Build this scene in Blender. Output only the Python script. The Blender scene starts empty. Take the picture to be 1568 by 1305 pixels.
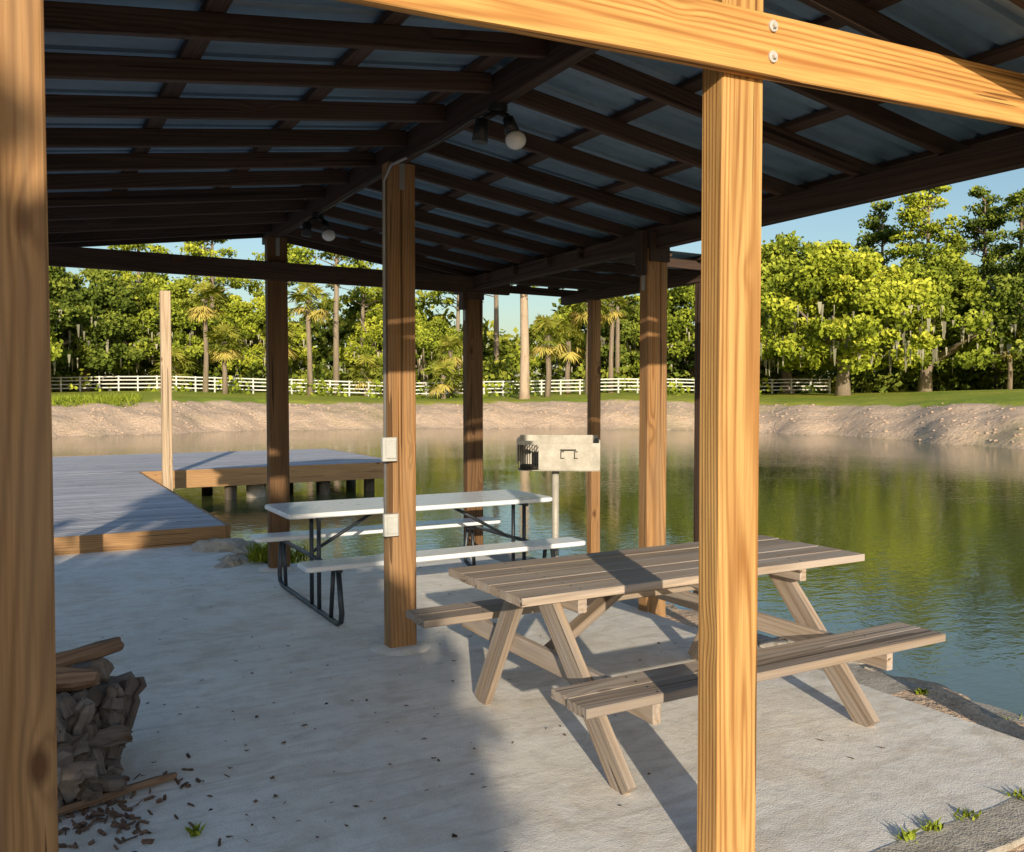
import bpy, math, random
import numpy as np
from mathutils import Vector, Matrix
random.seed(7); RNG=np.random.default_rng(7)
sc=bpy.context.scene
YAW=math.radians(29.5); H=1.75; FPX=1350.0
Fv=np.array([math.sin(YAW),math.cos(YAW)]); Rv=np.array([math.cos(YAW),-math.sin(YAW)])
def W(px,z):
    u=(px-784)/FPX
    p=z*Fv+u*z*Rv
    return float(p[0]),float(p[1])
# ------------------------------------------------ node helpers
def newmat(name):
    m=bpy.data.materials.new(name); m.use_nodes=True
    nt=m.node_tree; nt.nodes.clear()
    out=nt.nodes.new('ShaderNodeOutputMaterial')
    b=nt.nodes.new('ShaderNodeBsdfPrincipled')
    nt.links.new(b.outputs[0],out.inputs[0])
    return m,nt,b,out
def N(nt,t,**kw):
    n=nt.nodes.new(t)
    for k,v in kw.items(): setattr(n,k,v)
    return n
def L(nt,a,b): nt.links.new(a,b)
def noise(nt,vec,scale,detail=4,rough=.55,dist=0):
    n=N(nt,'ShaderNodeTexNoise'); n.inputs['Scale'].default_value=scale; n.inputs['Detail'].default_value=detail
    n.inputs['Roughness'].default_value=rough; n.inputs['Distortion'].default_value=dist
    if vec is not None: L(nt,vec,n.inputs['Vector'])
    return n
def mapping(nt,vec,scale=(1,1,1),loc=(0,0,0)):
    n=N(nt,'ShaderNodeMapping'); n.inputs['Scale'].default_value=scale; n.inputs['Location'].default_value=loc
    L(nt,vec,n.inputs['Vector']); return n.outputs[0]
def maprange(nt,val,a,b,c=0,d=1):
    n=N(nt,'ShaderNodeMapRange'); n.inputs[1].default_value=a; n.inputs[2].default_value=b
    n.inputs[3].default_value=c; n.inputs[4].default_value=d; L(nt,val,n.inputs[0]); return n.outputs[0]
def math_(nt,op,a,b=None):
    n=N(nt,'ShaderNodeMath',operation=op)
    for i,x in enumerate((a,b)):
        if x is None: continue
        if isinstance(x,(int,float)): n.inputs[i].default_value=x
        else: L(nt,x,n.inputs[i])
    return n.outputs[0]
def mix(nt,fac,a,b,mode='MIX'):
    n=N(nt,'ShaderNodeMix',data_type='RGBA',blend_type=mode)
    if isinstance(fac,(int,float)): n.inputs[0].default_value=fac
    else: L(nt,fac,n.inputs[0])
    for i,x in ((6,a),(7,b)):
        if isinstance(x,(tuple,list)): n.inputs[i].default_value=(x[0],x[1],x[2],1)
        else: L(nt,x,n.inputs[i])
    return n.outputs[2]
def bump(nt,h,strength,dist,bsdf):
    n=N(nt,'ShaderNodeBump'); n.inputs['Strength'].default_value=strength; n.inputs['Distance'].default_value=dist
    L(nt,h,n.inputs['Height']); L(nt,n.outputs[0],bsdf.inputs['Normal']); return n
def wood(name,light,dark,knot=(.12,.05,.02),ring=20,rough=.7,var=.35,weather=None,wf=.5,contrast=1.0,tone=.25):
    m,nt,b,out=newmat(name)
    at=N(nt,'ShaderNodeAttribute',attribute_name='gco'); g=at.outputs['Vector']
    tn=N(nt,'ShaderNodeAttribute',attribute_name='tone')
    kv=mapping(nt,g,(4.2,4.2,1.9))
    vo=N(nt,'ShaderNodeTexVoronoi'); vo.inputs['Scale'].default_value=1.0; L(nt,kv,vo.inputs['Vector'])
    kd=vo.outputs['Distance']
    kmask=maprange(nt,kd,.06,.13,1,0)
    kw=maprange(nt,kd,.04,.38,1,0); kw=math_(nt,'POWER',kw,2.5)
    gs=mapping(nt,g,(1,1,.07))
    n1=noise(nt,gs,2.6,1)
    sub=N(nt,'ShaderNodeVectorMath',operation='SUBTRACT'); L(nt,n1.outputs['Color'],sub.inputs[0]); sub.inputs[1].default_value=(.5,.5,.5)
    scl=N(nt,'ShaderNodeVectorMath',operation='SCALE'); L(nt,sub.outputs[0],scl.inputs[0]); scl.inputs['Scale'].default_value=.42
    add=N(nt,'ShaderNodeVectorMath',operation='ADD'); L(nt,gs,add.inputs[0]); L(nt,scl.outputs[0],add.inputs[1])
    cmb=N(nt,'ShaderNodeCombineXYZ'); k1=math_(nt,'MULTIPLY',kw,.04); L(nt,k1,cmb.inputs[0]); L(nt,k1,cmb.inputs[1])
    add2=N(nt,'ShaderNodeVectorMath',operation='ADD'); L(nt,add.outputs[0],add2.inputs[0]); L(nt,cmb.outputs[0],add2.inputs[1])
    wv=N(nt,'ShaderNodeTexWave',wave_type='RINGS',rings_direction='Z'); wv.inputs['Scale'].default_value=ring
    wv.inputs['Distortion'].default_value=1.6; wv.inputs['Detail'].default_value=1; wv.inputs['Detail Scale'].default_value=.6
    L(nt,add2.outputs[0],wv.inputs['Vector'])
    wp=math_(nt,'POWER',wv.outputs['Fac'],2.0)
    fine=noise(nt,mapping(nt,g,(110,110,2.5)),1,2,.6)
    big=noise(nt,mapping(nt,g,(9,9,.8)),1,3,.6)
    wpm=math_(nt,'MULTIPLY',wp,maprange(nt,big.outputs['Fac'],.3,.65,.5,1))
    c=mix(nt,math_(nt,'MULTIPLY',wpm,.95*contrast),light,dark)
    c=mix(nt,maprange(nt,fine.outputs['Fac'],.35,.75,0,.5),c,tuple(x*.55 for x in dark))
    c=mix(nt,maprange(nt,big.outputs['Fac'],.35,.75,0,var),c,tuple(x*.7 for x in dark))
    if weather:
        wn=noise(nt,mapping(nt,g,(12,12,.8),(3,1,7)),1,3,.6)
        c=mix(nt,maprange(nt,wn.outputs['Fac'],.35,.65,0,wf),c,weather)
    c=mix(nt,math_(nt,'MULTIPLY',kmask,.85),c,knot)
    ck=noise(nt,mapping(nt,g,(34,34,.55),(5,9,2)),1,1,.4)
    cr=maprange(nt,ck.outputs['Fac'],.69,.70,0,1)
    c=mix(nt,math_(nt,'MULTIPLY',cr,.8),c,tuple(x*.25 for x in dark))
    c=mix(nt,maprange(nt,tn.outputs['Fac'],0,1,0,tone),c,tuple(x*.4 for x in dark))
    L(nt,c,b.inputs['Base Color']); b.inputs['Roughness'].default_value=rough
    b.inputs['Specular IOR Level'].default_value=.25
    hh=math_(nt,'SUBTRACT',math_(nt,'MULTIPLY',fine.outputs['Fac'],.5),cr)
    hh=math_(nt,'SUBTRACT',hh,math_(nt,'MULTIPLY',wp,.4))
    bump(nt,hh,.5,.004,b)
    return m
def simple(name,col,rough=.5,metal=0,var=.25,scale=8,bmp=.15,dirt=None):
    m,nt,b,out=newmat(name)
    tc=N(nt,'ShaderNodeTexCoord')
    n=noise(nt,tc.outputs['Object'],scale,4,.6)
    n2=noise(nt,tc.outputs['Object'],scale*9,2,.6)
    c=mix(nt,maprange(nt,n.outputs['Fac'],.3,.7,0,var),col,dirt or tuple(x*.45 for x in col))
    c=mix(nt,maprange(nt,n2.outputs['Fac'],.45,.8,0,var),c,tuple(x*.5 for x in col))
    L(nt,c,b.inputs['Base Color']); b.inputs['Metallic'].default_value=metal
    L(nt,maprange(nt,n.outputs['Fac'],.3,.7,rough*.85,min(1,rough*1.2)),b.inputs['Roughness'])
    if bmp: bump(nt,n2.outputs['Fac'],bmp,.004,b)
    return m
def leafmat(name,c1,c2,c3,trans=0):
    m=bpy.data.materials.new(name); m.use_nodes=True; nt=m.node_tree; nt.nodes.clear()
    out=nt.nodes.new('ShaderNodeOutputMaterial')
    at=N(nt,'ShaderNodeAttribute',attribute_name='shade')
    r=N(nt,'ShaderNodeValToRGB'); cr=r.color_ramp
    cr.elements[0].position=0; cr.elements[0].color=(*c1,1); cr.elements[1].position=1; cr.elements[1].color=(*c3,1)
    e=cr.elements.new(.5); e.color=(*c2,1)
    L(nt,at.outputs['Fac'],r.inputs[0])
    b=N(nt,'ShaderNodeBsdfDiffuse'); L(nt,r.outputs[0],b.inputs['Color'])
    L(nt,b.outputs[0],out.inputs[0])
    return m
# ------------------------------------------------ mesh builder
class MB:
    def __init__(s): s.v=[];s.f=[];s.g=[];s.sm=[];s.t=[]
    def ring_prism(s,rings,grings,caps=True,smooth=False):
        n=len(rings[0]); b=len(s.v); tn=random.random()
        for r,gr in zip(rings,grings):
            s.v+= [tuple(p) for p in r]; s.g+=[tuple(p) for p in gr]; s.t+=[tn]*n
        for k in range(len(rings)-1):
            for i in range(n):
                j=(i+1)%n; s.f.append((b+k*n+i,b+k*n+j,b+(k+1)*n+j,b+(k+1)*n+i)); s.sm.append(smooth)
        if caps:
            s.f.append(tuple(b+i for i in reversed(range(n)))); s.sm.append(False)
            s.f.append(tuple(b+(len(rings)-1)*n+i for i in range(n))); s.sm.append(False)
    def prism(s,p0,p1,w,h,up=(0,0,1),ch=.005,jit=0,pith=.09,nseg=1):
        p0=Vector(p0);p1=Vector(p1);A=(p1-p0);ln=A.length;A.normalize();up=Vector(up)
        S=A.cross(up).normalized();U=S.cross(A).normalized()
        a=w/2;c=h/2
        prof=[(-a+ch,-c),(a-ch,-c),(a,-c+ch),(a,c-ch),(a-ch,c),(-a+ch,c),(-a,c-ch),(-a,-c+ch)]
        ox,oy,oz=random.uniform(-pith,pith),random.uniform(-pith,pith),random.uniform(0,40)
        rings=[];gr=[]
        for k in range(nseg+1):
            t=k/nseg;jx,jy=(random.uniform(-jit,jit),random.uniform(-jit,jit)) if jit else (0,0)
            c0=p0+A*ln*t
            rings.append([c0+S*(x+jx)+U*(y+jy) for x,y in prof]); gr.append([(x+ox,y+oy,ln*t+oz) for x,y in prof])
        s.ring_prism(rings,gr)
    def box(s,x0,x1,y0,y1,z0,z1,ch=.004,axis=None):
        d=(x1-x0,y1-y0,z1-z0); cx,cy,cz=(x0+x1)/2,(y0+y1)/2,(z0+z1)/2
        if axis is None: axis=d.index(max(d))
        ch=min(ch,min(d)*.3)
        if axis==0: s.prism((x0,cy,cz),(x1,cy,cz),d[1],d[2],ch=ch)
        elif axis==1: s.prism((cx,y0,cz),(cx,y1,cz),d[0],d[2],ch=ch)
        else: s.prism((cx,cy,z0),(cx,cy,z1),d[0],d[1],up=(0,1,0),ch=ch)
    def tube(s,pts,r,n=8,caps=True,smooth=True,jit=0):
        pts=[Vector(p) for p in pts]; rings=[];gr=[];ln=0
        rr=r if isinstance(r,(list,tuple)) else [r]*len(pts)
        oz=random.uniform(0,40); ref=None
        for i,p in enumerate(pts):
            if i==0:A=pts[1]-p
            elif i==len(pts)-1:A=p-pts[i-1]
            else:A=(pts[i+1]-p).normalized()+(p-pts[i-1]).normalized()
            A.normalize()
            if ref is None:
                ref=Vector((0,0,1)) if abs(A.z)<.8 else Vector((1,0,0))
            S=A.cross(ref).normalized();U=S.cross(A).normalized(); ref=U
            if i>0: ln+=(p-pts[i-1]).length
            ring=[];g=[]
            for k in range(n):
                a=2*math.pi*k/n;q=rr[i]*(1+random.uniform(-jit,jit))
                ring.append(p+S*math.cos(a)*q+U*math.sin(a)*q);g.append((math.cos(a)*q,math.sin(a)*q,ln+oz))
            rings.append(ring);gr.append(g)
        s.ring_prism(rings,gr,caps,smooth)
    def sphere(s,c,r,n=12,m=8,jit=0,sq=(1,1,1)):
        c=Vector(c);b=len(s.v); tn=random.random()
        for i in range(m+1):
            th=math.pi*i/m
            for k in range(n):
                ph=2*math.pi*k/n; q=r*(1+random.uniform(-jit,jit))
                d=Vector((math.sin(th)*math.cos(ph)*sq[0],math.sin(th)*math.sin(ph)*sq[1],math.cos(th)*sq[2]))
                p=c+d*q; s.v.append(tuple(p)); s.g.append(tuple(p)); s.t.append(tn)
        for i in range(m):
            for k in range(n):
                j=(k+1)%n; s.f.append((b+i*n+k,b+(i+1)*n+k,b+(i+1)*n+j,b+i*n+j)); s.sm.append(jit==0)
    def mesh(s,name,mat):
        me=bpy.data.meshes.new(name); me.from_pydata(s.v,[],s.f)
        at=me.attributes.new('gco','FLOAT_VECTOR','POINT'); at.data.foreach_set('vector',np.array(s.g,dtype=np.float32).ravel())
        at=me.attributes.new('tone','FLOAT','POINT'); at.data.foreach_set('value',np.array(s.t,dtype=np.float32))
        me.polygons.foreach_set('use_smooth',s.sm)
        me.materials.append(mat); me.update(); return me
    def build(s,name,mat,parent=None,loc=None,rot=None):
        o=bpy.data.objects.new(name,s.mesh(name,mat)); sc.collection.objects.link(o)
        if parent: o.parent=parent
        if loc: o.location=loc
        if rot: o.rotation_euler=rot
        return o
def empty(name,loc=(0,0,0)):
    o=bpy.data.objects.new(name,None); sc.collection.objects.link(o); o.empty_display_size=.2; o.location=loc; return o
def quadmesh(name,V,mat,shade=None,extra=None):
    n=len(V); me=bpy.data.meshes.new(name)
    me.vertices.add(n*4); me.vertices.foreach_set('co',V.astype(np.float32).ravel())
    me.loops.add(n*4); me.loops.foreach_set('vertex_index',np.arange(n*4,dtype=np.int32))
    me.polygons.add(n); me.polygons.foreach_set('loop_start',np.arange(0,n*4,4,dtype=np.int32))
    if shade is not None:
        at=me.attributes.new('shade','FLOAT','POINT'); at.data.foreach_set('value',np.repeat(np.clip(shade,0,1),4).astype(np.float32))
    me.materials.append(mat); me.update(calc_edges=True); me.validate()
    return me
def leaves(C,size,rng,elong=1.6,updown=0):
    n=len(C)
    a=rng.normal(size=(n,3)); a/=np.linalg.norm(a,axis=1)[:,None]
    if updown: a[:,2]*=updown; a/=np.linalg.norm(a,axis=1)[:,None]
    b=rng.normal(size=(n,3)); b=np.cross(a,b); b/=np.linalg.norm(b,axis=1)[:,None]
    s=(size*rng.uniform(.6,1.3,n))[:,None]
    return np.stack([C-a*s*elong/2,C+b*s/2,C+a*s*elong/2,C-b*s/2],axis=1)
# ------------------------------------------------ materials
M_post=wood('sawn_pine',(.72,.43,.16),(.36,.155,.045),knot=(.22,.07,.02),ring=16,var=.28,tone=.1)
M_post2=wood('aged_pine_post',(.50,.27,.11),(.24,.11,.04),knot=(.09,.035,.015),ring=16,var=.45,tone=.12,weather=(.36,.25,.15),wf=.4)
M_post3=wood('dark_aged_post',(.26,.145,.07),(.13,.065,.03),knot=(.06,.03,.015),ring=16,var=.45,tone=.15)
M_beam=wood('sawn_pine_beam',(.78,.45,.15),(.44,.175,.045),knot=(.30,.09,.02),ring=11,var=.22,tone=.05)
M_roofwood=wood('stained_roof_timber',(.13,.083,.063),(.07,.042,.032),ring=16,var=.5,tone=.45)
M_tabwood=wood('weathered_table_wood',(.60,.47,.36),(.33,.235,.165),knot=(.07,.04,.025),ring=13,weather=(.50,.46,.44),wf=.6,var=.5,tone=.6)
M_deck=wood('weathered_deck_boards',(.50,.50,.54),(.35,.35,.40),ring=18,weather=(.64,.64,.70),wf=.5,var=.3,tone=.4)
M_fascia=wood('dock_fascia_wood',(.58,.35,.17),(.34,.18,.08),ring=14)
M_pile=wood('dock_piling',(.16,.13,.10),(.08,.06,.05))
M_bark=wood('rough_bark',(.28,.215,.17),(.12,.085,.065),ring=8,var=.6,weather=(.36,.32,.29),wf=.6,tone=.65)
M_trunk=wood('tree_trunk_bark',(.42,.34,.26),(.25,.19,.14),ring=1,var=.5)
M_white=simple('white_table_plastic',(.86,.88,.92),.3,var=.05,scale=5,bmp=.05)
M_tube=simple('dark_steel_tube',(.06,.07,.085),.4,.6,var=.3)
M_galv=simple('galvanised_steel',(.42,.42,.41),.45,.5,var=.3,scale=10)
M_grill=simple('grill_painted_steel',(.56,.53,.47),.5,.1,var=.5,scale=7,dirt=(.22,.18,.14))
M_soot=simple('grill_soot',(.05,.045,.04),.8,var=.3)
M_black=simple('black_socket',(.02,.02,.022),.4,var=.2)
M_bulb=simple('frosted_bulb_glass',(.78,.8,.8),.2,var=.05,bmp=0)
M_boxgrey=simple('outlet_box_plastic',(.60,.60,.58),.45,var=.35,scale=14)
M_rock=simple('limestone_rubble',(.56,.50,.43),.9,var=.6,scale=4,bmp=.8,dirt=(.2,.17,.13))
M_fence=simple('white_fence_paint',(.76,.76,.74),.6,var=.25,scale=2,bmp=0)
def m_metal():
    m,nt,b,out=newmat('corrugated_roof_metal'); tc=N(nt,'ShaderNodeTexCoord')
    n=noise(nt,mapping(nt,tc.outputs['Object'],(.6,3,1)),2,4,.6); n2=noise(nt,tc.outputs['Object'],14,3,.6)
    c=mix(nt,maprange(nt,n.outputs['Fac'],.3,.7),(.24,.37,.50),(.14,.22,.32))
    c=mix(nt,maprange(nt,n2.outputs['Fac'],.5,.8,0,.35),c,(.10,.13,.16))
    L(nt,c,b.inputs['Base Color']); b.inputs['Metallic'].default_value=.1; b.inputs['Roughness'].default_value=.42
    return m
M_metal=m_metal()
def m_conc(name,c1,c2,c3,rub=.0):
    m,nt,b,out=newmat(name); tc=N(nt,'ShaderNodeTexCoord'); P=tc.outputs['Object']
    a=noise(nt,P,.9,5,.62,.4); f=noise(nt,P,7,5,.7); s=noise(nt,P,120,1,.5); st=noise(nt,mapping(nt,P,(1,1,1),(7,3,0)),2.6,4,.65,.8)
    tr=noise(nt,mapping(nt,P,(1.2,6,1),(2,2,0)),1.6,4,.65,1.2)
    c=mix(nt,maprange(nt,a.outputs['Fac'],.35,.65),c1,c2)
    c=mix(nt,maprange(nt,st.outputs['Fac'],.48,.70,0,.75),c,c3)
    c=mix(nt,maprange(nt,tr.outputs['Fac'],.50,.70,0,.5),c,tuple(x*.75 for x in c3))
    c=mix(nt,maprange(nt,f.outputs['Fac'],.5,.75,0,.45),c,tuple(x*.6 for x in c2))
    c=mix(nt,maprange(nt,s.outputs['Fac'],.55,.72,0,.35),c,tuple(x*.4 for x in c2))
    L(nt,c,b.inputs['Base Color']); b.inputs['Roughness'].default_value=.85; b.inputs['Specular IOR Level'].default_value=.25
    hh=math_(nt,'ADD',math_(nt,'MULTIPLY',f.outputs['Fac'],1.2),math_(nt,'MULTIPLY',s.outputs['Fac'],.35))
    bump(nt,hh,.5,.012+rub,b); return m
M_conc=m_conc('concrete_floor',(.92,.89,.84),(.84,.80,.75),(.70,.62,.52))
M_conc2=m_conc('rough_concrete_edge',(.58,.53,.46),(.44,.40,.35),(.25,.21,.16),.02)
# ------------------------------------------------ terrain
aT=np.radians([-180,-90,-60,-45,-35,-27,-16,-4,5,16.4,23,30.2,45,70,110,180])
rT=np.array([25,25,30,42,50,54,60,62,62,57,50,43,36,32,30,25.])
def terrain_h(X,Y):
    xc=X*Rv[0]+Y*Rv[1]; zc=X*Fv[0]+Y*Fv[1]
    a=np.arctan2(xc,zc); r=np.hypot(X,Y)
    rs=np.interp(a,aT,rT)+.8*np.sin(a*37)+.5*np.sin(a*91+1)
    d1=np.maximum(X-5.0,Y-9.35); d2=np.maximum(X-2.15,Y-11.1); d3=np.maximum(X+6,Y-26.)
    d=np.minimum(np.minimum(d1,d2),d3)+.07*np.sin(X*5+Y*3)+.05*np.sin(Y*11-X*4)
    hn=np.where(d<0,-.07,-.07-d*1.3); hn=np.maximum(hn,-1.7)
    hn=np.where((d<0)&(Y<2.15),-.03,hn)
    hn+=np.where(d<0,.012*np.sin(X*3.1)*np.sin(Y*2.7),0)
    t=r-rs
    wob=.09*np.sin(X*.9)*np.cos(Y*1.1)+.06*np.sin(X*2.3+Y*1.7)
    hf=np.interp(t,[-6,0,2.5,6,7.5,14,35,80],[-1.7,-.5,.45,1.15,1.35,1.55,2.15,2.3])+np.where((t>0)&(t<9),wob,0)+.25*np.sin(a*14)*np.clip(t/9,0,1)*.6
    return np.maximum(hn,hf),t,d
rad=np.concatenate([np.arange(.0,14,.2),np.arange(14,34,1.),np.arange(34,92,.6),np.geomspace(92,900,28)])
ang=np.concatenate([np.arange(-180,-42,3.),np.arange(-42,42,.4),np.arange(42,180,3.)])
A_,R_=np.meshgrid(np.radians(ang),rad,indexing='ij')
xc=R_*np.sin(A_); zc=R_*np.cos(A_)
X=xc*Rv[0]+zc*Fv[0]; Y=xc*Rv[1]+zc*Fv[1]
Z,T,D=terrain_h(X,Y)
na,nr=X.shape
V=np.stack([X,Y,Z],-1).reshape(-1,3)
I,J=np.meshgrid(np.arange(na),np.arange(nr-1),indexing='ij'); I2=(I+1)%na
Fq=np.stack([I*nr+J,I2*nr+J,I2*nr+J+1,I*nr+J+1],-1).reshape(-1,4)
me=bpy.data.meshes.new('ground'); me.from_pydata(V.tolist(),[],Fq[:,::-1].tolist())
bank=np.interp(T,[-2,0,6.0,7.5],[1,1,.9,0]); bank=np.where(T<-2,1,bank)
at=me.attributes.new('bank','FLOAT','POINT'); at.data.foreach_set('value',bank.ravel().astype(np.float32))
me.polygons.foreach_set('use_smooth',[True]*len(Fq))
def m_ground():
    m,nt,b,out=newmat('ground_grass_and_soil'); tc=N(nt,'ShaderNodeTexCoord'); P=tc.outputs['Object']
    at=N(nt,'ShaderNodeAttribute',attribute_name='bank')
    n=noise(nt,P,.12,4,.6); n2=noise(nt,P,1.3,5,.7); n3=noise(nt,P,5,5,.75)
    gr=mix(nt,maprange(nt,n.outputs['Fac'],.35,.65),(.30,.38,.05),(.52,.49,.08))
    gr=mix(nt,maprange(nt,n2.outputs['Fac'],.4,.7,0,.5),gr,(.17,.23,.035))
    so=mix(nt,maprange(nt,n2.outputs['Fac'],.3,.7),(.80,.60,.44),(.62,.45,.32))
    so=mix(nt,maprange(nt,n3.outputs['Fac'],.5,.7,0,.65),so,(.34,.24,.17))
    so=mix(nt,maprange(nt,n.outputs['Fac'],.52,.7,0,.45),so,(.36,.33,.11))
    f=math_(nt,'ADD',at.outputs['Fac'],maprange(nt,n2.outputs['Fac'],.3,.7,-.35,.35))
    c=mix(nt,maprange(nt,f,.35,.65),gr,so)
    L(nt,c,b.inputs['Base Color']); b.inputs['Roughness'].default_value=.95; b.inputs['Specular IOR Level'].default_value=.1
    bump(nt,math_(nt,'ADD',n3.outputs['Fac'],math_(nt,'MULTIPLY',n2.outputs['Fac'],2.)),.8,.12,b); return m
me.materials.append(m_ground()); me.update()
o=bpy.data.objects.new('ground',me); sc.collection.objects.link(o)
# water
def m_water():
    m,nt,b,out=newmat('pond_water'); tc=N(nt,'ShaderNodeTexCoord'); P=tc.outputs['Object']
    n1=noise(nt,mapping(nt,P,(1,1,1)),.25,3,.5)
    w1=noise(nt,mapping(nt,P,(1,2.2,1)),3.2,2,.55,.5); w2=noise(nt,mapping(nt,P,(1.6,1,1),(3,3,3)),11,2,.5)
    c=mix(nt,maprange(nt,n1.outputs['Fac'],.35,.65),(.11,.12,.035),(.08,.10,.04))
    L(nt,c,b.inputs['Base Color']); b.inputs['Roughness'].default_value=.04; b.inputs['IOR'].default_value=1.95
    b.inputs['Specular IOR Level'].default_value=.5
    amp=maprange(nt,n1.outputs['Fac'],.3,.7,.35,1)
    h=math_(nt,'ADD',math_(nt,'MULTIPLY',w1.outputs['Fac'],1.),math_(nt,'MULTIPLY',w2.outputs['Fac'],.35))
    bump(nt,math_(nt,'MULTIPLY',h,amp),.20,.03,b); return m
me=bpy.data.meshes.new('pond_water'); s=95
me.from_pydata([(-60,-60,-.5),(110,-60,-.5),(110,110,-.5),(-60,110,-.5)],[],[(0,1,2,3)]); me.materials.append(m_water())
o=bpy.data.objects.new('pond_water',me); sc.collection.objects.link(o)
# ------------------------------------------------ concrete slab
def outline_slab(name,pts,z0,z1,mat,step=.12,jit=.012,ch=.015):
    P=[]
    for i,p in enumerate(pts):
        q=pts[(i+1)%len(pts)]; n=max(1,int(math.hypot(q[0]-p[0],q[1]-p[1])/step))
        for k in range(n):
            t=k/n; P.append((p[0]+(q[0]-p[0])*t+random.uniform(-jit,jit),p[1]+(q[1]-p[1])*t+random.uniform(-jit,jit)))
    n=len(P)
    def inset(d): 
        out=[]
        for i in range(n):
            a=P[i-1];b=P[(i+1)%n]; tx,ty=b[0]-a[0],b[1]-a[1]; l=math.hypot(tx,ty) or 1
            out.append((P[i][0]-ty/l*d,P[i][1]+tx/l*d))
        return out
    Q=inset(ch); v=[(x,y,z0) for x,y in P]+[(x,y,z1-ch) for x,y in P]+[(x,y,z1) for x,y in Q]
    f=[]
    for i in range(n):
        j=(i+1)%n; f.append((i,j,n+j,n+i)); f.append((n+i,n+j,2*n+j,2*n+i))
    f.append(tuple(range(2*n,3*n)))
    me=bpy.data.meshes.new(name); me.from_pydata(v,[],f); me.materials.append(mat); me.update()
    o=bpy.data.objects.new(name,me); sc.collection.objects.link(o); return o
outline_slab('concrete_floor',[(-3.2,2.2),(4.45,2.2),(4.47,9.1),(2.3,9.1),(1.95,10.85),(-3.2,10.85)],-.45,0,M_conc,jit=.004,ch=.004)
outline_slab('concrete_ledge',[(4.49,2.0),(4.95,2.1),(5.0,4.0),(4.9,6.1),(5.1,8.2),(5.0,9.5),(2.35,9.4),(2.4,9.13),(4.49,9.13)],-.7,-.07,M_conc2,jit=.04,ch=.03)
outline_slab('broken_concrete_apron',[(-3,1.96),(4.44,2.0),(4.45,2.212),(-3,2.212)],-.2,.0035,M_conc2,jit=.006,ch=.003)
def rock_obj(name,specs,mat):
    mb=MB()
    for (x,y,z,r) in specs:
        mb.sphere((x,y,z),r,9,6,jit=.16,sq=(random.uniform(.8,1.3),random.uniform(.7,1.1),random.uniform(.45,.75)))
    return mb.build(name,mat)
sp=[]
for i in range(26): sp.append((random.uniform(1.9,2.5),random.uniform(9.3,10.6),random.uniform(-.25,.0),random.uniform(.1,.26)))
for i in range(60): sp.append((random.uniform(4.85,5.2),random.uniform(1.5,9.5),random.uniform(-.4,-.12),random.uniform(.06,.2)))
for i in range(14): sp.append((random.uniform(2.5,5.),random.uniform(9.4,9.7),random.uniform(-.45,-.2),random.uniform(.1,.22)))
for i in range(16): sp.append((random.uniform(2.7,4.4),random.uniform(1.8,1.97),-.03,random.uniform(.02,.06)))
rock_obj('shoreline_rubble',sp,M_rock)
mb=MB()
for i in range(90): mb.sphere((random.uniform(2.,5.),random.uniform(1.0,1.95),-.02),random.uniform(.008,.028),6,4,jit=.2,sq=(1,1,.6))
mb.build('gravel',M_rock)
mb=MB()
for i in range(900):
    a=math.radians(random.uniform(-30,34)); rs=float(np.interp(a,aT,rT)); r=rs+random.uniform(-.5,6)
    xx,zz=r*math.sin(a),r*math.cos(a); x=xx*Rv[0]+zz*Fv[0]; y=xx*Rv[1]+zz*Fv[1]
    z=float(terrain_h(np.array([x]),np.array([y]))[0][0])
    mb.sphere((x,y,z),random.uniform(.04,.12),6,4,jit=.2,sq=(1,1,.5))
mb.build('bank_stones',simple('bank_stone',(.64,.48,.36),.95,var=.4,scale=.8,bmp=.3))
# ------------------------------------------------ pavilion
pav=empty('picnic_pavilion')
XC,XL,XR=2.325,0.0,4.54; YS=[2.46,5.69,8.92]; PW,PD=.20,.115
def post(name,x,y,z1,z0=-.3,w=PW,d=PD,mat=None):
    mb=MB(); mb.prism((x,y,z0),(x,y,z1),w,d,up=(0,1,0),ch=.007,nseg=6,jit=.0015); return mb.build(name,mat or M_post,pav)
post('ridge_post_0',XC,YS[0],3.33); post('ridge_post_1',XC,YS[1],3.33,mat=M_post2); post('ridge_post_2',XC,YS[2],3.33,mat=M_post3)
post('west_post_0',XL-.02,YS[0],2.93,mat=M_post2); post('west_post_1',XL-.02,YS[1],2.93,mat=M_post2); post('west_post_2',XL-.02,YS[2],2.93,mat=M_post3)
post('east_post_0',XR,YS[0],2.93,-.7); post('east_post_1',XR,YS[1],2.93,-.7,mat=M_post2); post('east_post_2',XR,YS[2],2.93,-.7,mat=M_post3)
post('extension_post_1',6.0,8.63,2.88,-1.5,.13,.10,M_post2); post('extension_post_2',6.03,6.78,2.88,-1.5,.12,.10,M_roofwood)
mb=MB(); mb.prism((-.45,2.38,2.905),(5.05,2.38,3.13),.04,.225,ch=.004); mb.build('front_tie_beam',M_beam,pav)
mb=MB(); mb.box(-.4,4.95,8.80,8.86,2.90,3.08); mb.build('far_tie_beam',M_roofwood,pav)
mb=MB()
for x in (XL,XR): 
    mb.box(x-.045,x-.003,1.98,9.33,2.932,3.085); mb.box(x+.003,x+.045,1.98,9.33,2.932,3.085)
mb.box(XC-.04,XC-.002,1.97,9.33,3.325,3.49); mb.box(XC+.002,XC+.04,1.97,9.33,3.332,3.50)
mb.box(5.96,6.04,6.5,9.3,2.882,2.99)
for y in YS:
    mb.box(XR-.155,XR-.103,y-.05,y+.05,2.72,3.07); mb.box(XR-.10,XR+.10,y-.085,y-.06,2.83,3.06)
mb.build('ridge_and_eave_beams',M_roofwood,pav)
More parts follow.
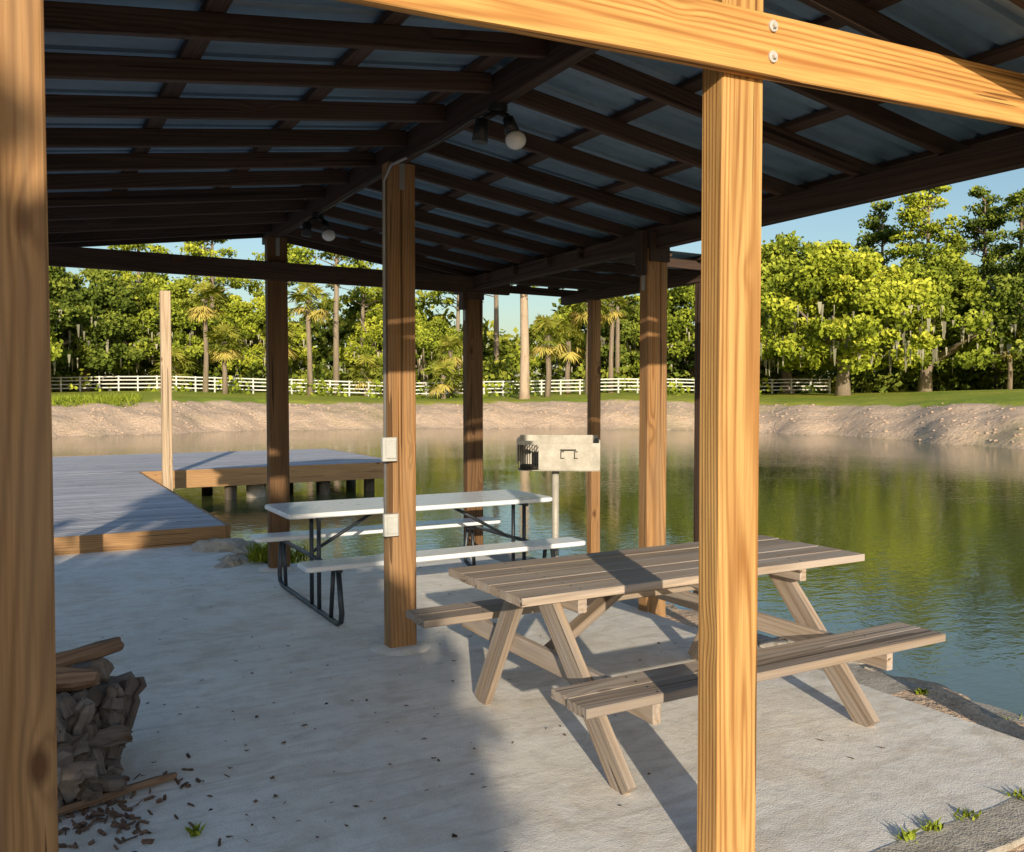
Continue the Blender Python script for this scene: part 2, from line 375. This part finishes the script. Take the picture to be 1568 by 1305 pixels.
mb=MB(); ry=[2.0]+[2.52+.585*k for k in range(12)]+[9.31]
SL=.14
for y in ry:
    for sg in (-1,1):
        d0,d1=.045,2.6
        y_=y+(.0 if sg<0 else .03)+random.uniform(-.012,.012)
        mb.prism((XC+sg*d0,y_,3.45-SL*d0),(XC+sg*d1,y_+random.uniform(-.02,.02),3.45-SL*d1),.04,.10,ch=.004)
for y in [6.65,7.2,7.85,8.45,9.25]:
    mb.prism((XR-.1,y,3.03),(6.35,y,3.02),.04,.09)
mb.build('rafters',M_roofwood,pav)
mb=MB()
for d in (.14,.85,1.6,2.45):
    for sg in (-1,1):
        for (a,b_) in ((1.96,5.6),(5.61,9.36)):
            z=3.519-SL*d
            mb.prism((XC+sg*d,a,z),(XC+sg*d,b_,z),.09,.035,up=(sg*SL,0,1),ch=.003)
for x in (4.9,5.4,5.85,6.3): mb.prism((x,6.55,3.085),(x,9.36,3.085),.09,.035)
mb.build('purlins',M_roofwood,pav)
def sheet(name,x0,z0,x1,z1,y0,y1):
    ys=[];y=y0
    while y<y1:
        for dy,h in ((0,0),(.075,0),(.09,.022),(.115,.022),(.13,0)): ys.append((min(y+dy,y1),h))
        y+=.205
    n=24; v=[];f=[]
    for i in range(n+1):
        t=i/n
        for (yy,h) in ys: v.append((x0+(x1-x0)*t,yy,z0+(z1-z0)*t+h))
    m=len(ys)
    for i in range(n):
        for k in range(m-1): f.append((i*m+k,(i+1)*m+k,(i+1)*m+k+1,i*m+k+1))
    me=bpy.data.meshes.new(name); me.from_pydata(v,[],f); me.materials.append(M_metal); o=bpy.data.objects.new(name,me); sc.collection.objects.link(o); o.parent=pav
sheet('roof_metal_west',XC,3.541,XC-2.72,3.541-SL*2.72,1.93,9.4)
sheet('roof_metal_east',XC,3.541,XC+2.72,3.541-SL*2.72,1.93,9.4)
sheet('roof_metal_extension',4.7,3.112,6.5,3.105,6.5,9.4)
mb=MB()
for z in (3.09,2.98):
    mb.tube([(2.42,2.361,z),(2.42,2.352,z)],.021,16,smooth=False); mb.tube([(2.42,2.352,z),(2.42,2.34,z)],.010,6,smooth=False)
mb.build('beam_bolts',simple('zinc_washer',(.72,.70,.66),.4,.3,var=.2),pav)
mb=MB()
for y,x in ((5.69,XC),(8.92,XC)):
    mb.tube([(x,y,-.02),(x,y,.004),(x,y,.018)],[.24,.2,.11],18,jit=.08)
mb.build('post_footings',M_conc,pav)
mb=MB()
for y in YS[1:]:
    mb.box(XR-.11,XR-.1015,y-.02,y+.02,2.6,2.72,ch=.001)
    mb.box(XC-.02,XC+.02,y-.064,y-.0585,3.15,3.33,ch=.001)
mb.build('strap_ties',M_galv,pav)
mb=MB(); mb.tube([(XC-.055,5.4,3.31),(XC-.05,4.9,3.295),(XC-.047,4.5,3.31),(XC-.02,4.25,3.30)],.007,6); mb.tube([(XC-.055,5.8,3.31),(XC-.05,6.6,3.29),(XC-.03,7.5,3.30)],.007,6)
mb.build('lamp_cable',M_black,pav)
el=empty('electrical_outlet')
mb=MB(); mb.tube([(XC-.118,5.66,.9),(XC-.118,5.66,3.2),(XC-.09,5.6,3.3),(XC-.055,5.4,3.31)],.011,8); mb.build('conduit',M_galv,el)
mb=MB(); mb.box(XC-.165,XC-.06,5.575,5.625,1.31,1.47,ch=.01); mb.box(XC-.155,XC-.05,5.575,5.625,.80,.95,ch=.01)
mb.box(XC-.15,XC-.075,5.562,5.574,1.33,1.45,ch=.004); mb.box(XC-.14,XC-.065,5.562,5.574,.82,.93,ch=.004)
mb.build('outlet_covers',M_boxgrey,el)
def lamp(x,y):
    e=empty('flood_light_fixture',(x,y,3.325))
    mb=MB(); mb.tube([(0,0,0),(0,0,-.035)],.055,14,smooth=False)
    mb.tube([(0,0,-.03),(-.06,.02,-.07),(-.08,.03,-.10)],.018,8)
    mb.tube([(0,0,-.03),(.04,-.03,-.06),(.05,-.04,-.09)],.018,8)
    mb.tube([(-.08,.03,-.08),(-.09,.04,-.20)],[.035,.045],12); mb.tube([(.045,-.035,-.07),(.065,-.05,-.15)],[.03,.042],12)
    mb.build('sockets',M_black,e)
    mb=MB(); mb.sphere((.078,-.06,-.19),.058,16,12,sq=(1,1,.85)); mb.build('bulb',M_bulb,e)
lamp(XC-.01,4.25); lamp(XC-.01,7.5)
# ------------------------------------------------ wooden picnic table
wt=empty('wooden_picnic_table')
X0,X1=2.03,4.36
mb=MB(); yy=3.48
for i in range(5):
    mb.prism((X0+random.uniform(-.012,.012),yy+.08,.797),(X1+random.uniform(-.015,.015),yy+.08,.797+random.uniform(-.003,.003)),.1615,.042,ch=.004); yy+=.165
mb.build('table_top',M_tabwood,wt)
mb=MB()
for y0 in (2.9,4.50):
    for k in range(2): mb.prism((X0-.04+random.uniform(-.01,.01),y0+.07+k*.145,.47),(X1-.08,y0+.07+k*.145,.47),.142,.042,ch=.004)
mb.build('seats',M_tabwood,wt)
mb=MB()
for xx,s in ((2.32,1),(3.92,-1)):
    mb.prism((xx,3.78,.772),(xx,3.08,.0),.045,.135,up=(0,1,1)); mb.prism((xx+.0,4.0,.772),(xx+.0,4.45,.0),.045,.135,up=(0,-1,1))
    mb.prism((xx+.047*s,2.93,.40),(xx+.047*s,4.76,.40),.045,.10)
    mb.prism((xx+.05*s,3.5,.74),(xx+.05*s,4.28,.74),.05,.07)
    mb.prism((xx+.09*s,3.88,.41),(xx+.62*s,3.88,.74),.09,.045,up=(0,0,1))
mb.prism((3.18,3.5,.75),(3.18,4.28,.75),.09,.04)
mb.build('a_frame_legs',M_tabwood,wt)
mb=MB()
for xx in (2.37,3.87):
    for yy in (3.52,3.6,3.68,3.77,3.85,3.93,4.02,4.10,4.18,4.26): mb.tube([(xx,yy,.817),(xx,yy,.8195)],.006,6,smooth=False)
    for yy in (2.93,3.0,3.08,3.15,4.53,4.6,4.68,4.75): mb.tube([(xx,yy,.490),(xx,yy,.4925)],.006,6,smooth=False)
mb.build('screw_heads',M_tube,wt)
# ------------------------------------------------ white picnic table
pt=empty('white_picnic_table')
def rslab(mb,x0,x1,y0,y1,z0,z1,r=.06):
    P=[]
    for cx,cy,a0 in ((x1-r,y1-r,0),(x0+r,y1-r,90),(x0+r,y0+r,180),(x1-r,y0+r,270)):
        for k in range(5):
            a=math.radians(a0+k*22.5); P.append((cx+r*math.cos(a),cy+r*math.sin(a)))
    c=.008; mx,my=(x0+x1)/2,(y0+y1)/2
    def ins(d): return [(x+(d if x<mx else -d),y+(d if y<my else -d)) for x,y in P]
    R=[[(x,y,z0) for x,y in ins(c)],[(x,y,z0+c) for x,y in P],[(x,y,z1-c) for x,y in P],[(x,y,z1) for x,y in ins(c)]]
    mb.ring_prism(R,R)
mb=MB(); rslab(mb,1.85,4.3,6.8,7.6,.785,.825); mb.build('table_top',M_white,pt)
mb=MB(); rslab(mb,1.85,4.33,6.32,6.6,.45,.49,.04); rslab(mb,1.85,4.33,7.85,8.13,.45,.49,.04); mb.build('seats',M_white,pt)
mb=MB()
for x,s in ((2.12,1),(4.03,-1)):
    pts=[(x,6.42,.45),(x,6.34,.12),(x,6.36,.05),(x,6.44,.02),(x,7.2,.02),(x,8.0,.02),(x,8.09,.05),(x,8.11,.12),(x,8.03,.45)]
    mb.tube(pts,.021,10)
    for dy in (-.05,.05): mb.tube([(x,7.0+dy*2,.02),(x,7.0+dy*2,.785)],.018,8); 
    mb.tube([(x,6.36,.435),(x,8.09,.435)],.018,8); mb.tube([(x,6.85,.77),(x,7.55,.77)],.018,8)
    mb.tube([(x,7.2,.43),(x+s*.62,7.2,.77)],.015,8); mb.tube([(x,6.6,.03),(x,6.53,.44)],.018,8); mb.tube([(x,7.9,.03),(x,7.95,.44)],.018,8)
mb.build('tube_frame',M_tube,pt)
# ------------------------------------------------ grill
ge=empty('pedestal_grill',(4.62,7.3,0)); ge.rotation_euler=(0,0,math.radians(-33))
mb=MB(); mb.tube([(0,0,-.3),(0,0,1.05)],.035,12); mb.build('pedestal',M_grill,ge)
mb=MB()
mb.box(-.16,.42,-.2,-.192,1.04,1.30,ch=.001); mb.box(-.36,.42,.2,.208,1.04,1.36,ch=.001); mb.box(.42,.428,-.2,.208,1.04,1.33,ch=.001)
mb.box(-.36,.42,-.19,.199,1.03,1.038,ch=.001); mb.box(-.37,-.362,-.2,.208,1.10,1.34,ch=.001)
mb.box(-.36,-.17,-.2,-.192,1.28,1.32,ch=.001)
mb.build('firebox',M_grill,ge)
mb=MB()
for k in range(24): mb.tube([(-.35+k*.033,-.19,1.27),(-.35+k*.033,.195,1.27)],.005,6)
for k in range(9): mb.tube([(-.355+k*.022,-.196,1.05),(-.355+k*.022,-.196,1.28)],.003,5)
for k in (0,1):
    x=.05+k*.13
    mb.box(x,x+.008,-.21,-.202,1.15,1.22,ch=.002)
    for z in (1.15,1.213): mb.box(x,x+.035,-.21,-.202,z,z+.008,ch=.002)
mb.tube([(.05,-.22,1.235),(.20,-.22,1.235)],.006,6)
mb.box(-.34,.40,-.17,.18,1.045,1.07,ch=.01)
mb.build('grate_and_brackets',M_soot,ge)
# ------------------------------------------------ firewood
fw=empty('firewood_pile')
def logp(mb,p0,p1,r,n=6,flat=.6):
    p0=Vector(p0);p1=Vector(p1);A=(p1-p0).normalized();ref=Vector((0,0,1)) if abs(A.z)<.8 else Vector((1,0,0))
    S=A.cross(ref).normalized();U=S.cross(A); ln=(p1-p0).length
    prof=[]
    for k in range(n):
        a=2*math.pi*k/n+random.uniform(-.2,.2); q=r*random.uniform(flat,1.12); prof.append((math.cos(a)*q,math.sin(a)*q))
    rings=[];g=[];oz=random.uniform(0,30); m=9
    for k in range(m):
        t=k/(m-1);sc_=random.uniform(.84,1.12)*(.78 if k in(0,m-1) else 1);off=Vector((random.uniform(-1,1),random.uniform(-1,1),random.uniform(-1,1)))*r*.14
        rings.append([p0+A*ln*t+off+S*x*sc_*random.uniform(.82,1.16)+U*y*sc_*random.uniform(.82,1.16)+A*random.uniform(-.008,.008) for x,y in prof]); g.append([(x,y,ln*t+oz) for x,y in prof])
    mb.ring_prism(rings,g)
mb=MB()
for i in range(56):
    lv=i/56*.40; w=.44*(1-lv*.8)
    cx=.04+random.uniform(-w,w)*.8; cy=4.42+random.uniform(-.38,.38)*(1-lv); r=random.uniform(.04,.075)
    a=random.uniform(-1.5,1.5); l=random.uniform(.13,.24); t=random.uniform(-.25,.45)
    dx,dy=math.cos(a)*l/1.2,math.sin(a)*l/1.2
    logp(mb,(cx-dx,cy-dy,lv+r-t*.1),(cx+dx,cy+dy,lv+r+t*.15),r,11,.7)
for i in range(20):
    x=random.uniform(.12,.40);y=random.uniform(4.08,4.6); h=random.uniform(.15,.40)
    logp(mb,(x,y,max(.04,h-.2)),(x+random.uniform(-.12,.12),y+random.uniform(-.1,.1),h+.06),random.uniform(.035,.065),11,.65)
mb.build('split_logs',M_bark,fw)
mb=MB(); logp(mb,(-.35,4.15,.54),(.42,4.52,.57),.05,9,.7); logp(mb,(-.3,4.5,.50),(.3,4.3,.50),.055,9,.7)
logp(mb,(-.1,3.95,.05),(.62,4.2,.03),.025,7)
mb.build('top_logs',wood('split_log_wood',(.38,.24,.15),(.20,.11,.07),ring=14,var=.6),fw)
mb=MB()
for i in range(190):
    a=random.uniform(0,3.14);x=random.gauss(.25,.2);y=random.gauss(4.0,.2);l=random.uniform(.015,.05)
    logp(mb,(x,y,.008),(x+math.cos(a)*l,y+math.sin(a)*l,.012),random.uniform(.004,.012),4)
mb.build('bark_chips',wood('bark_chip',(.24,.15,.10),(.12,.07,.05),tone=.5),fw)
# ------------------------------------------------ dock
dk=empty('wooden_dock')
mb=MB(); y=10.95
while y<19.45:
    mb.prism((-3.4,y,.18+random.uniform(-.003,.003)),(2.2+random.uniform(-.01,.01),y,.18),.138,.035,ch=.006); y+=.147
y=19.55
while y<25.4:
    mb.prism((-7,y,.18+random.uniform(-.003,.003)),(8.0+random.uniform(-.01,.01),y,.18),.138,.035,ch=.006); y+=.147
mb.build('deck_boards',M_deck,dk)
mb=MB()
mb.box(-3.4,2.2,10.84,10.875,-.02,.198); mb.box(2.205,2.25,10.85,19.47,-.06,.198); mb.box(2.26,8.0,19.43,19.475,-.18,.198); mb.box(8.01,8.05,19.45,25.4,-.1,.198); mb.box(-7,2.2,25.45,25.49,-.1,.2)
mb.build('fascia_boards',M_fascia,dk)
mb=MB()
for x,yy in ((4.1,19.7),(6.2,19.7),(7.35,19.9),(7.8,22.5),(7.8,25.2),(2.05,12.8),(2.05,15.5),(4.1,22.4),(6.1,22.4),(2.1,19.2)):
    mb.tube([(x,yy,-1.7),(x,yy,.15)],.13,12)
mb.build('pilings',M_pile,dk)
mb=MB(); mb.tube([(4.7,19.9,-1.7),(4.7,19.9,.14)],.22,14); mb.build('concrete_piling',M_conc2,dk)
mb=MB(); mb.prism((2.62,18.4,-1.6),(2.62,18.4,3.80),.19,.13,up=(0,1,0),ch=.01); mb.build('tall_dock_post',wood('bleached_post',(.66,.50,.35),(.48,.34,.22),ring=10),dk)
# ------------------------------------------------ fence
fe=empty('white_rail_fence'); mb=MB(); pts=[]
for u in np.linspace(-.62,.36,46):
    z=84+2*math.sin(u*5); x,y=W(784+u*FPX,z); h=float(terrain_h(np.array([x]),np.array([y]))[0][0]); pts.append((x,y,h))
for p in pts: mb.prism((p[0],p[1],p[2]-.2),(p[0],p[1],p[2]+1.45),.13,.13,up=(0,1,0),ch=.01)
for a,b_ in zip(pts,pts[1:]):
    for hh in (.35,.7,1.05,1.36): mb.prism((a[0],a[1],a[2]+hh),(b_[0],b_[1],b_[2]+hh),.04,.11)
mb.build('rails_and_posts',M_fence,fe)
# ------------------------------------------------ vegetation
ML1=leafmat('oak_foliage',(.045,.07,.012),(.24,.30,.035),(.47,.51,.07))
ML2=leafmat('dark_foliage',(.04,.065,.012),(.15,.20,.035),(.33,.37,.06))
ML3=leafmat('yellow_foliage',(.07,.10,.015),(.34,.40,.04),(.60,.60,.08))
MLb=leafmat('background_foliage',(.035,.06,.012),(.18,.23,.035),(.44,.44,.07))
MLp=leafmat('palm_foliage',(.08,.12,.02),(.30,.32,.05),(.62,.48,.14))
MLm=leafmat('spanish_moss',(.20,.19,.14),(.32,.31,.22),(.44,.41,.31))
def blobcrown(rng,blobs,nper,leaf):
    C=[];S=[]
    for (c,r) in blobs:
        n=int(nper*rng.uniform(.7,1.3)); d=rng.normal(size=(n,3)); d/=np.linalg.norm(d,axis=1)[:,None]
        q=rng.uniform(.1,1,n)**.45; q*=1+.3*rng.normal(size=n)*.5
        p=np.array(c)+d*q[:,None]*np.array(r); C.append(p)
        S.append(np.clip(rng.uniform(.15,.72)+.24*d[:,2]+.13*rng.normal(size=n),0,1))  # clump tops lighter, undersides darker: light and shade set into leaf colour
    C=np.concatenate(C);S=np.concatenate(S)
    return leaves(C,leaf,rng),S
def treeproto(seed,kind):
    rng=np.random.default_rng(seed); random.seed(seed); tb=MB()
    if kind=='oak':
        Hh=15;Wd=8.; blobs=[]
        tb.tube([(0,0,-.5),(0.1,0,1.5),(0.3,.2,4),(.1,.3,7)],[.75,.55,.45,.3],9,jit=.08)
        for k in range(9):
            a=k*.7+rng.uniform(-.3,.3); l=rng.uniform(4,7); z0=rng.uniform(2.3,5.5)
            e=(math.cos(a)*l,math.sin(a)*l,z0+rng.uniform(2,6)); m_=(math.cos(a)*l*.5,math.sin(a)*l*.5,z0+rng.uniform(1,2))
            tb.tube([(.15,.1,z0),m_,e],[.3,.2,.07],7,jit=.1)
        for k in range(125):
            a=rng.uniform(0,6.28); q=math.sqrt(rng.uniform(0,1)); zz=rng.uniform(0,1)
            rr=Wd*q*(1-.55*max(0,zz-.35)**1.2*1.3); z=2.6+zz*(Hh-3.6)*(1-.35*q**2)
            s=rng.uniform(.7,1.8); blobs.append(((math.cos(a)*rr,math.sin(a)*rr,z),(s,s,s*.65)))
        V,S=blobcrown(rng,blobs,250,.28)
    elif kind=='pine':
        tb.tube([(0,0,-.5),(.1,0,8),(.25,.1,15),(.2,0,21)],[.36,.28,.2,.06],8,jit=.06); blobs=[]
        for k in range(40):
            zz=rng.uniform(.52,1.02); a=rng.uniform(0,6.28); l=(1.15-zz)*6.5*rng.uniform(.5,1.1)
            p=(math.cos(a)*l,math.sin(a)*l,zz*21+.6); tb.tube([(.15,0,zz*21-.4),p],[.07,.03],5)
            s=rng.uniform(.6,1.3); blobs.append((p,(s*1.2,s*1.2,s*.6)))
        V,S=blobcrown(rng,blobs,130,.27)
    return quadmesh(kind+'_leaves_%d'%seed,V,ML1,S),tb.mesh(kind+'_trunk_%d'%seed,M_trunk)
def gh(x,y): return float(terrain_h(np.array([x]),np.array([y]))[0][0])
def place(name,proto,px,z,s,mat=None,sz=None,rot=None,xy=None):
    x,y=xy or W(px,z); e=empty(name,(x,y,gh(x,y))); e.scale=(s,s,sz or s); e.rotation_euler=(0,0,rot if rot is not None else random.uniform(0,6.28))
    for i,me in enumerate(proto):
        o=bpy.data.objects.new(('crown','trunk','moss')[i],me); sc.collection.objects.link(o); o.parent=e
        if i==0 and mat: o.material_slots[0].link='OBJECT'; o.material_slots[0].material=mat
    return e
def mossmesh(seed):
    rng=np.random.default_rng(seed); n=190; a=rng.uniform(0,6.28,n); r=rng.uniform(4,8,n); x=np.cos(a)*r;y=np.sin(a)*r; z=rng.uniform(3.0,7.5,n); l=rng.uniform(.4,1.6,n);w=rng.uniform(.08,.18,n)
    b=rng.uniform(0,6.28,n);dx=np.cos(b)*w;dy=np.sin(b)*w
    V=np.stack([np.stack([x-dx,y-dy,z],-1),np.stack([x+dx,y+dy,z],-1),np.stack([x+dx*.3,y+dy*.3,z-l],-1),np.stack([x-dx*.2,y-dy*.2,z-l*.9],-1)],1)
    return quadmesh('moss_%d'%seed,V,MLm,rng.uniform(0,1,n))
oakA=treeproto(11,'oak')+(mossmesh(1),); oakB=treeproto(12,'oak')+(mossmesh(2),); pineA=treeproto(13,'pine'); pineB=treeproto(14,'pine')
def palmproto(seed,hgt,fr=30):
    rng=np.random.default_rng(seed); random.seed(seed); tb=MB()
    tb.tube([(0,0,-.4),(.1,0,hgt*.4),(.05,.1,hgt*.8),(0,0,hgt)],[.26,.2,.19,.24],9,jit=.08)
    Q=[];S=[]
    for k in range(fr):
        a=rng.uniform(0,6.28); el=rng.uniform(-.9,1.3); d=np.array([math.cos(a)*math.cos(el),math.sin(a)*math.cos(el),math.sin(el)])
        pl=rng.uniform(.9,1.4); c=np.array([0,0,hgt])+d*pl-np.array([0,0,.15])
        side=np.cross(d,[0,0,1]);side/=np.linalg.norm(side); up=np.cross(side,d)
        w=side*.025; b0=np.array([0,0,hgt]); Q.append([b0-w,b0+w,c+w,c-w]); S.append(.4)
        for j in range(15):
            t=-1.9+3.8*j/14; dd=d*math.cos(t)+side*math.sin(t)+up*.15*rng.normal(); dd[2]-=.3*abs(t)*.5+.15
            l=rng.uniform(.75,1.05); e=c+dd*l; m_=c+dd*l*.55; pw=np.cross(dd,up);pw/=np.linalg.norm(pw)+1e-6
            e=e-np.array([0,0,.12]); Q.append([c,m_+pw*.07,e,m_-pw*.07]); S.append(np.clip((.15 if el>-.35 else .8)+.35*rng.uniform()+.2*math.sin(el),0,1))
    return quadmesh('palm_fronds_%d'%seed,np.array(Q),MLp,np.array(S)),tb.mesh('palm_trunk_%d'%seed,M_trunk)
pal1=palmproto(21,7.5); pal2=palmproto(22,4.5); pal3=palmproto(23,2.)
random.seed(5)
place('oak_tree',oakA,1290,76,1.02,ML3,1.0); place('oak_tree',oakB,1415,84,1.0,ML1,.95); place('oak_tree',oakB,1205,88,1.05,ML1,1.1,rot=2)
place('oak_tree',oakA,1530,90,.9,ML2,.85,rot=1); place('oak_tree',oakB,1620,80,1.,ML2,1)
place('pine_tree',pineA,1415,102,1.12,ML3); place('pine_tree',pineB,1500,98,1.0,ML2); place('pine_tree',pineA,1560,94,.95,ML2,rot=3); place('pine_tree',pineB,1345,110,1.05,ML2)
place('palm_tree',pal2,1545,80,1.0); place('palm_tree',pal2,1110,82,1.)
for px,z,s,mt,pr in ((130,88,.95,ML2,oakA),(250,92,.85,ML1,oakB),(390,98,.8,ML3,oakA),(600,100,.75,ML3,oakB),(650,92,.62,ML1,oakA),(905,104,.8,ML1,oakB),(985,98,.8,ML2,oakA),(1060,95,.9,ML1,oakB),(20,80,1.,ML2,oakB),(-90,70,1.,ML1,oakA),(320,106,.9,MLb,oakA),(180,102,.9,MLb,oakB)):
    place('oak_tree',pr,px,z,s,mt)
for px,z,s,pr in ((515,86,.95,pineA),(215,96,.95,pineB),(555,98,.85,pineB),(760,98,1.0,pineB),(430,104,.9,pineA),(945,92,.8,pineA),(325,100,.95,pineB),(700,106,.9,pineA)):
    place('pine_tree',pr,px,z,s,ML3 if pr is pineB else ML1)
for px,z,s,pr in ((475,80,1.0,pal1),(345,78,.9,pal2),(315,82,1.0,pal1),(690,82,.85,pal2),(680,78,.9,pal3),(838,78,1.05,pal2),(870,86,1.0,pal2),(900,84,1.0,pal1),(430,86,1.,pal2),(560,84,1,pal3),(935,86,1.,pal1),(268,84,1.,pal3)):
    place('palm_tree',pr,px,z,s*1.15)
x,y=W(803,74); mb=MB(); g0=gh(x,y)
mb.tube([(x,y,g0-.3),(x,y,g0+.6),(x+.05,y,g0+4),(x-.05,y,g0+9),(x,y,g0+16)],[.62,.45,.37,.33,.2],10,jit=.06)
tr=empty('cypress_tree'); mb.build('trunk',wood('pale_cypress_bark',(.60,.46,.34),(.40,.29,.21),ring=1,var=.3),tr)
rng=np.random.default_rng(3); bl=[]
for k in range(16):
    a=rng.uniform(0,6.28); l=rng.uniform(1,3); bl.append(((x+math.cos(a)*l,y+math.sin(a)*l,g0+rng.uniform(9.5,17)),(1.1,1.1,.7)))
Vv,S=blobcrown(rng,bl,140,.3); o=bpy.data.objects.new('crown',quadmesh('cyp',Vv,ML3,S)); sc.collection.objects.link(o); o.parent=tr
rng=np.random.default_rng(9)
def treeline(name,mat,n,z0,z1,h0,h1,nper,leaf,u0=-1.,u1=1.):
    bl=[]
    for k in range(n):
        u=rng.uniform(u0,u1); z=rng.uniform(z0,z1); x,y=W(784+u*FPX,z); top=h0+(h1-h0)*(.5+.5*math.sin(u*23+z*.1))*rng.uniform(.6,1)
        zz=2+rng.uniform(0,1)**.8*top; s=rng.uniform(1.2,2.8); bl.append(((x,y,zz),(s,s,s*.8)))
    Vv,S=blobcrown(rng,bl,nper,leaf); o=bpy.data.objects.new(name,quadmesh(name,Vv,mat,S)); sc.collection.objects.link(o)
treeline('distant_treeline',MLb,600,108,122,7.5,14,90,.6)
treeline('distant_treeline',ML3,130,98,110,4,10,100,.45)
treeline('understory_shrubs',MLb,240,90,100,1.5,4.5,100,.42)
treeline('understory_shrubs',ML2,170,86,110,.5,3,100,.42,.2,1.)
treeline('fence_shrubs',ML1,26,79,82,-.4,.6,60,.3,-.56,.3)
Q=[];S=[]
for k in range(1800):
    u=rng.uniform(-.56,-.42); r0=rng.uniform(61,70); x,y=W(784+u*FPX,r0*math.cos(math.atan(u))); g0=gh(x,y)
    if g0<.8: continue
    a=rng.uniform(0,6.28);w=.04;h=rng.uniform(.15,.45); dx,dy=math.cos(a)*w,math.sin(a)*w; tx,ty=rng.normal()*.2,rng.normal()*.2
    Q.append([(x-dx,y-dy,g0),(x+dx,y+dy,g0),(x+tx+dx*.2,y+ty+dy*.2,g0+h),(x+tx-dx*.2,y+ty,g0+h*.98)]); S.append(rng.uniform(.2,.7))
o=bpy.data.objects.new('tall_grass',quadmesh('tall_grass',np.array(Q),ML1,np.array(S))); sc.collection.objects.link(o)
def weeds(name,spots,n,hh,mat):
    Q=[];S=[]
    for (cx,cy,cz,rr) in spots:
        for k in range(n):
            a=rng.uniform(0,6.28);q=rng.uniform(0,rr);x=cx+math.cos(a)*q;y=cy+math.sin(a)*q*.6;b=rng.uniform(0,6.28);w=rng.uniform(.004,.010);h=hh*rng.uniform(.3,1)
            dx,dy=math.cos(b)*w,math.sin(b)*w;tx,ty=rng.normal()*h*.45,rng.normal()*h*.45
            m=(x+tx*.4,y+ty*.4,cz+h*.65)
            Q.append([(x,y,cz),(m[0]+dx,m[1]+dy,m[2]),(x+tx,y+ty,cz+h),(m[0]-dx,m[1]-dy,m[2])]);S.append(rng.uniform(.2,.7))
    o=bpy.data.objects.new(name,quadmesh(name,np.array(Q),mat,np.array(S))); sc.collection.objects.link(o)
weeds('edge_weeds',[(3.05,2.21,-.01,.05),(3.2,2.21,-.01,.05),(3.42,2.21,-.01,.07),(3.6,1.98,-.03,.1),(3.8,2.2,-.01,.08),(3.1,1.9,-.03,.1),(4.1,2.05,-.02,.15),(4.85,2.9,-.1,.12),(4.95,3.1,-.15,.15),(4.8,3.4,-.08,.06),(.6,3.62,0,.02)],40,.05,ML1)
weeds('shore_plant',[(2.35,9.5,-.05,.25),(2.6,9.45,-.08,.2),(2.2,9.3,0,.1)],160,.25,ML1)
n=260; C=np.stack([rng.uniform(-.2,4.3,n),rng.uniform(2.4,9,n),np.full(n,.006)],-1)
k=int(n*.45); C[:k,0]=rng.normal(.9,.7,k); C[:k,1]=rng.normal(3.9,.9,k)
keep=(C[:,0]<4.4)&(C[:,1]>2.3)
C=C[keep]; Vv=leaves(C,.022,rng,1.7); Vv[:,:,2]=.004+np.abs(Vv[:,:,2]-.006)*.5
o=bpy.data.objects.new('fallen_leaves',quadmesh('fallen_leaves',Vv,leafmat('dry_leaf',(.08,.045,.03),(.17,.10,.06),(.28,.18,.11)),rng.uniform(0,1,len(C)))); sc.collection.objects.link(o)
dv=np.array([.366,.930]); nv=np.array([.930,-.366]); bl=[]
for k in range(230):
    s=rng.uniform(-9,.05) if k%3 else rng.uniform(-2.6,.05); t=-9+rng.uniform(-.8,.8); top=4.1+min(max(-s,0)*1.2,3.0)
    if s<-3.3: top=5.4+rng.uniform(-.9,.7)
    p=s*nv+t*dv; zz=rng.uniform(.15,1)*top-.3 if k%2 else top-.45-rng.uniform(0,.5); bl.append(((p[0],p[1],zz),(.55,.55,.55)))
Vv,S=blobcrown(rng,bl,110,.2); o=bpy.data.objects.new('shade_hedge',quadmesh('shade_hedge',Vv,ML1,S)); sc.collection.objects.link(o)  # leaf mass added out of view, outline shaped to block sun and cast shade
# ------------------------------------------------ light, world, camera
el=math.radians(15); d=Vector((.366*math.cos(el),.930*math.cos(el),-math.sin(el)))
sl=bpy.data.lights.new('sun','SUN'); sl.energy=5; sl.angle=math.radians(.5); sl.color=(1,.86,.64)
so=bpy.data.objects.new('sun',sl); so.rotation_euler=d.to_track_quat('-Z','Y').to_euler(); sc.collection.objects.link(so)
w=bpy.data.worlds.new('World'); sc.world=w; w.use_nodes=True; nt=w.node_tree
bg=nt.nodes['Background']; sk=nt.nodes.new('ShaderNodeTexSky'); sk.sky_type='NISHITA'; sk.sun_disc=False
sk.sun_elevation=el; sk.sun_rotation=math.radians(201.5); sk.air_density=1.3; sk.dust_density=1.3; sk.ozone_density=3.0
nt.links.new(sk.outputs[0],bg.inputs[0]); bg.inputs[1].default_value=.15
cam=bpy.data.cameras.new('camera'); co=bpy.data.objects.new('camera',cam); sc.collection.objects.link(co)
co.location=(0,0,H); co.rotation_euler=(math.radians(90-1.95),0,-YAW); cam.sensor_width=36; cam.lens=36*FPX/1568; cam.clip_end=3000; cam.clip_start=.05
sc.camera=co
sc.view_settings.view_transform='Standard'; sc.view_settings.look='None'; sc.view_settings.exposure=0
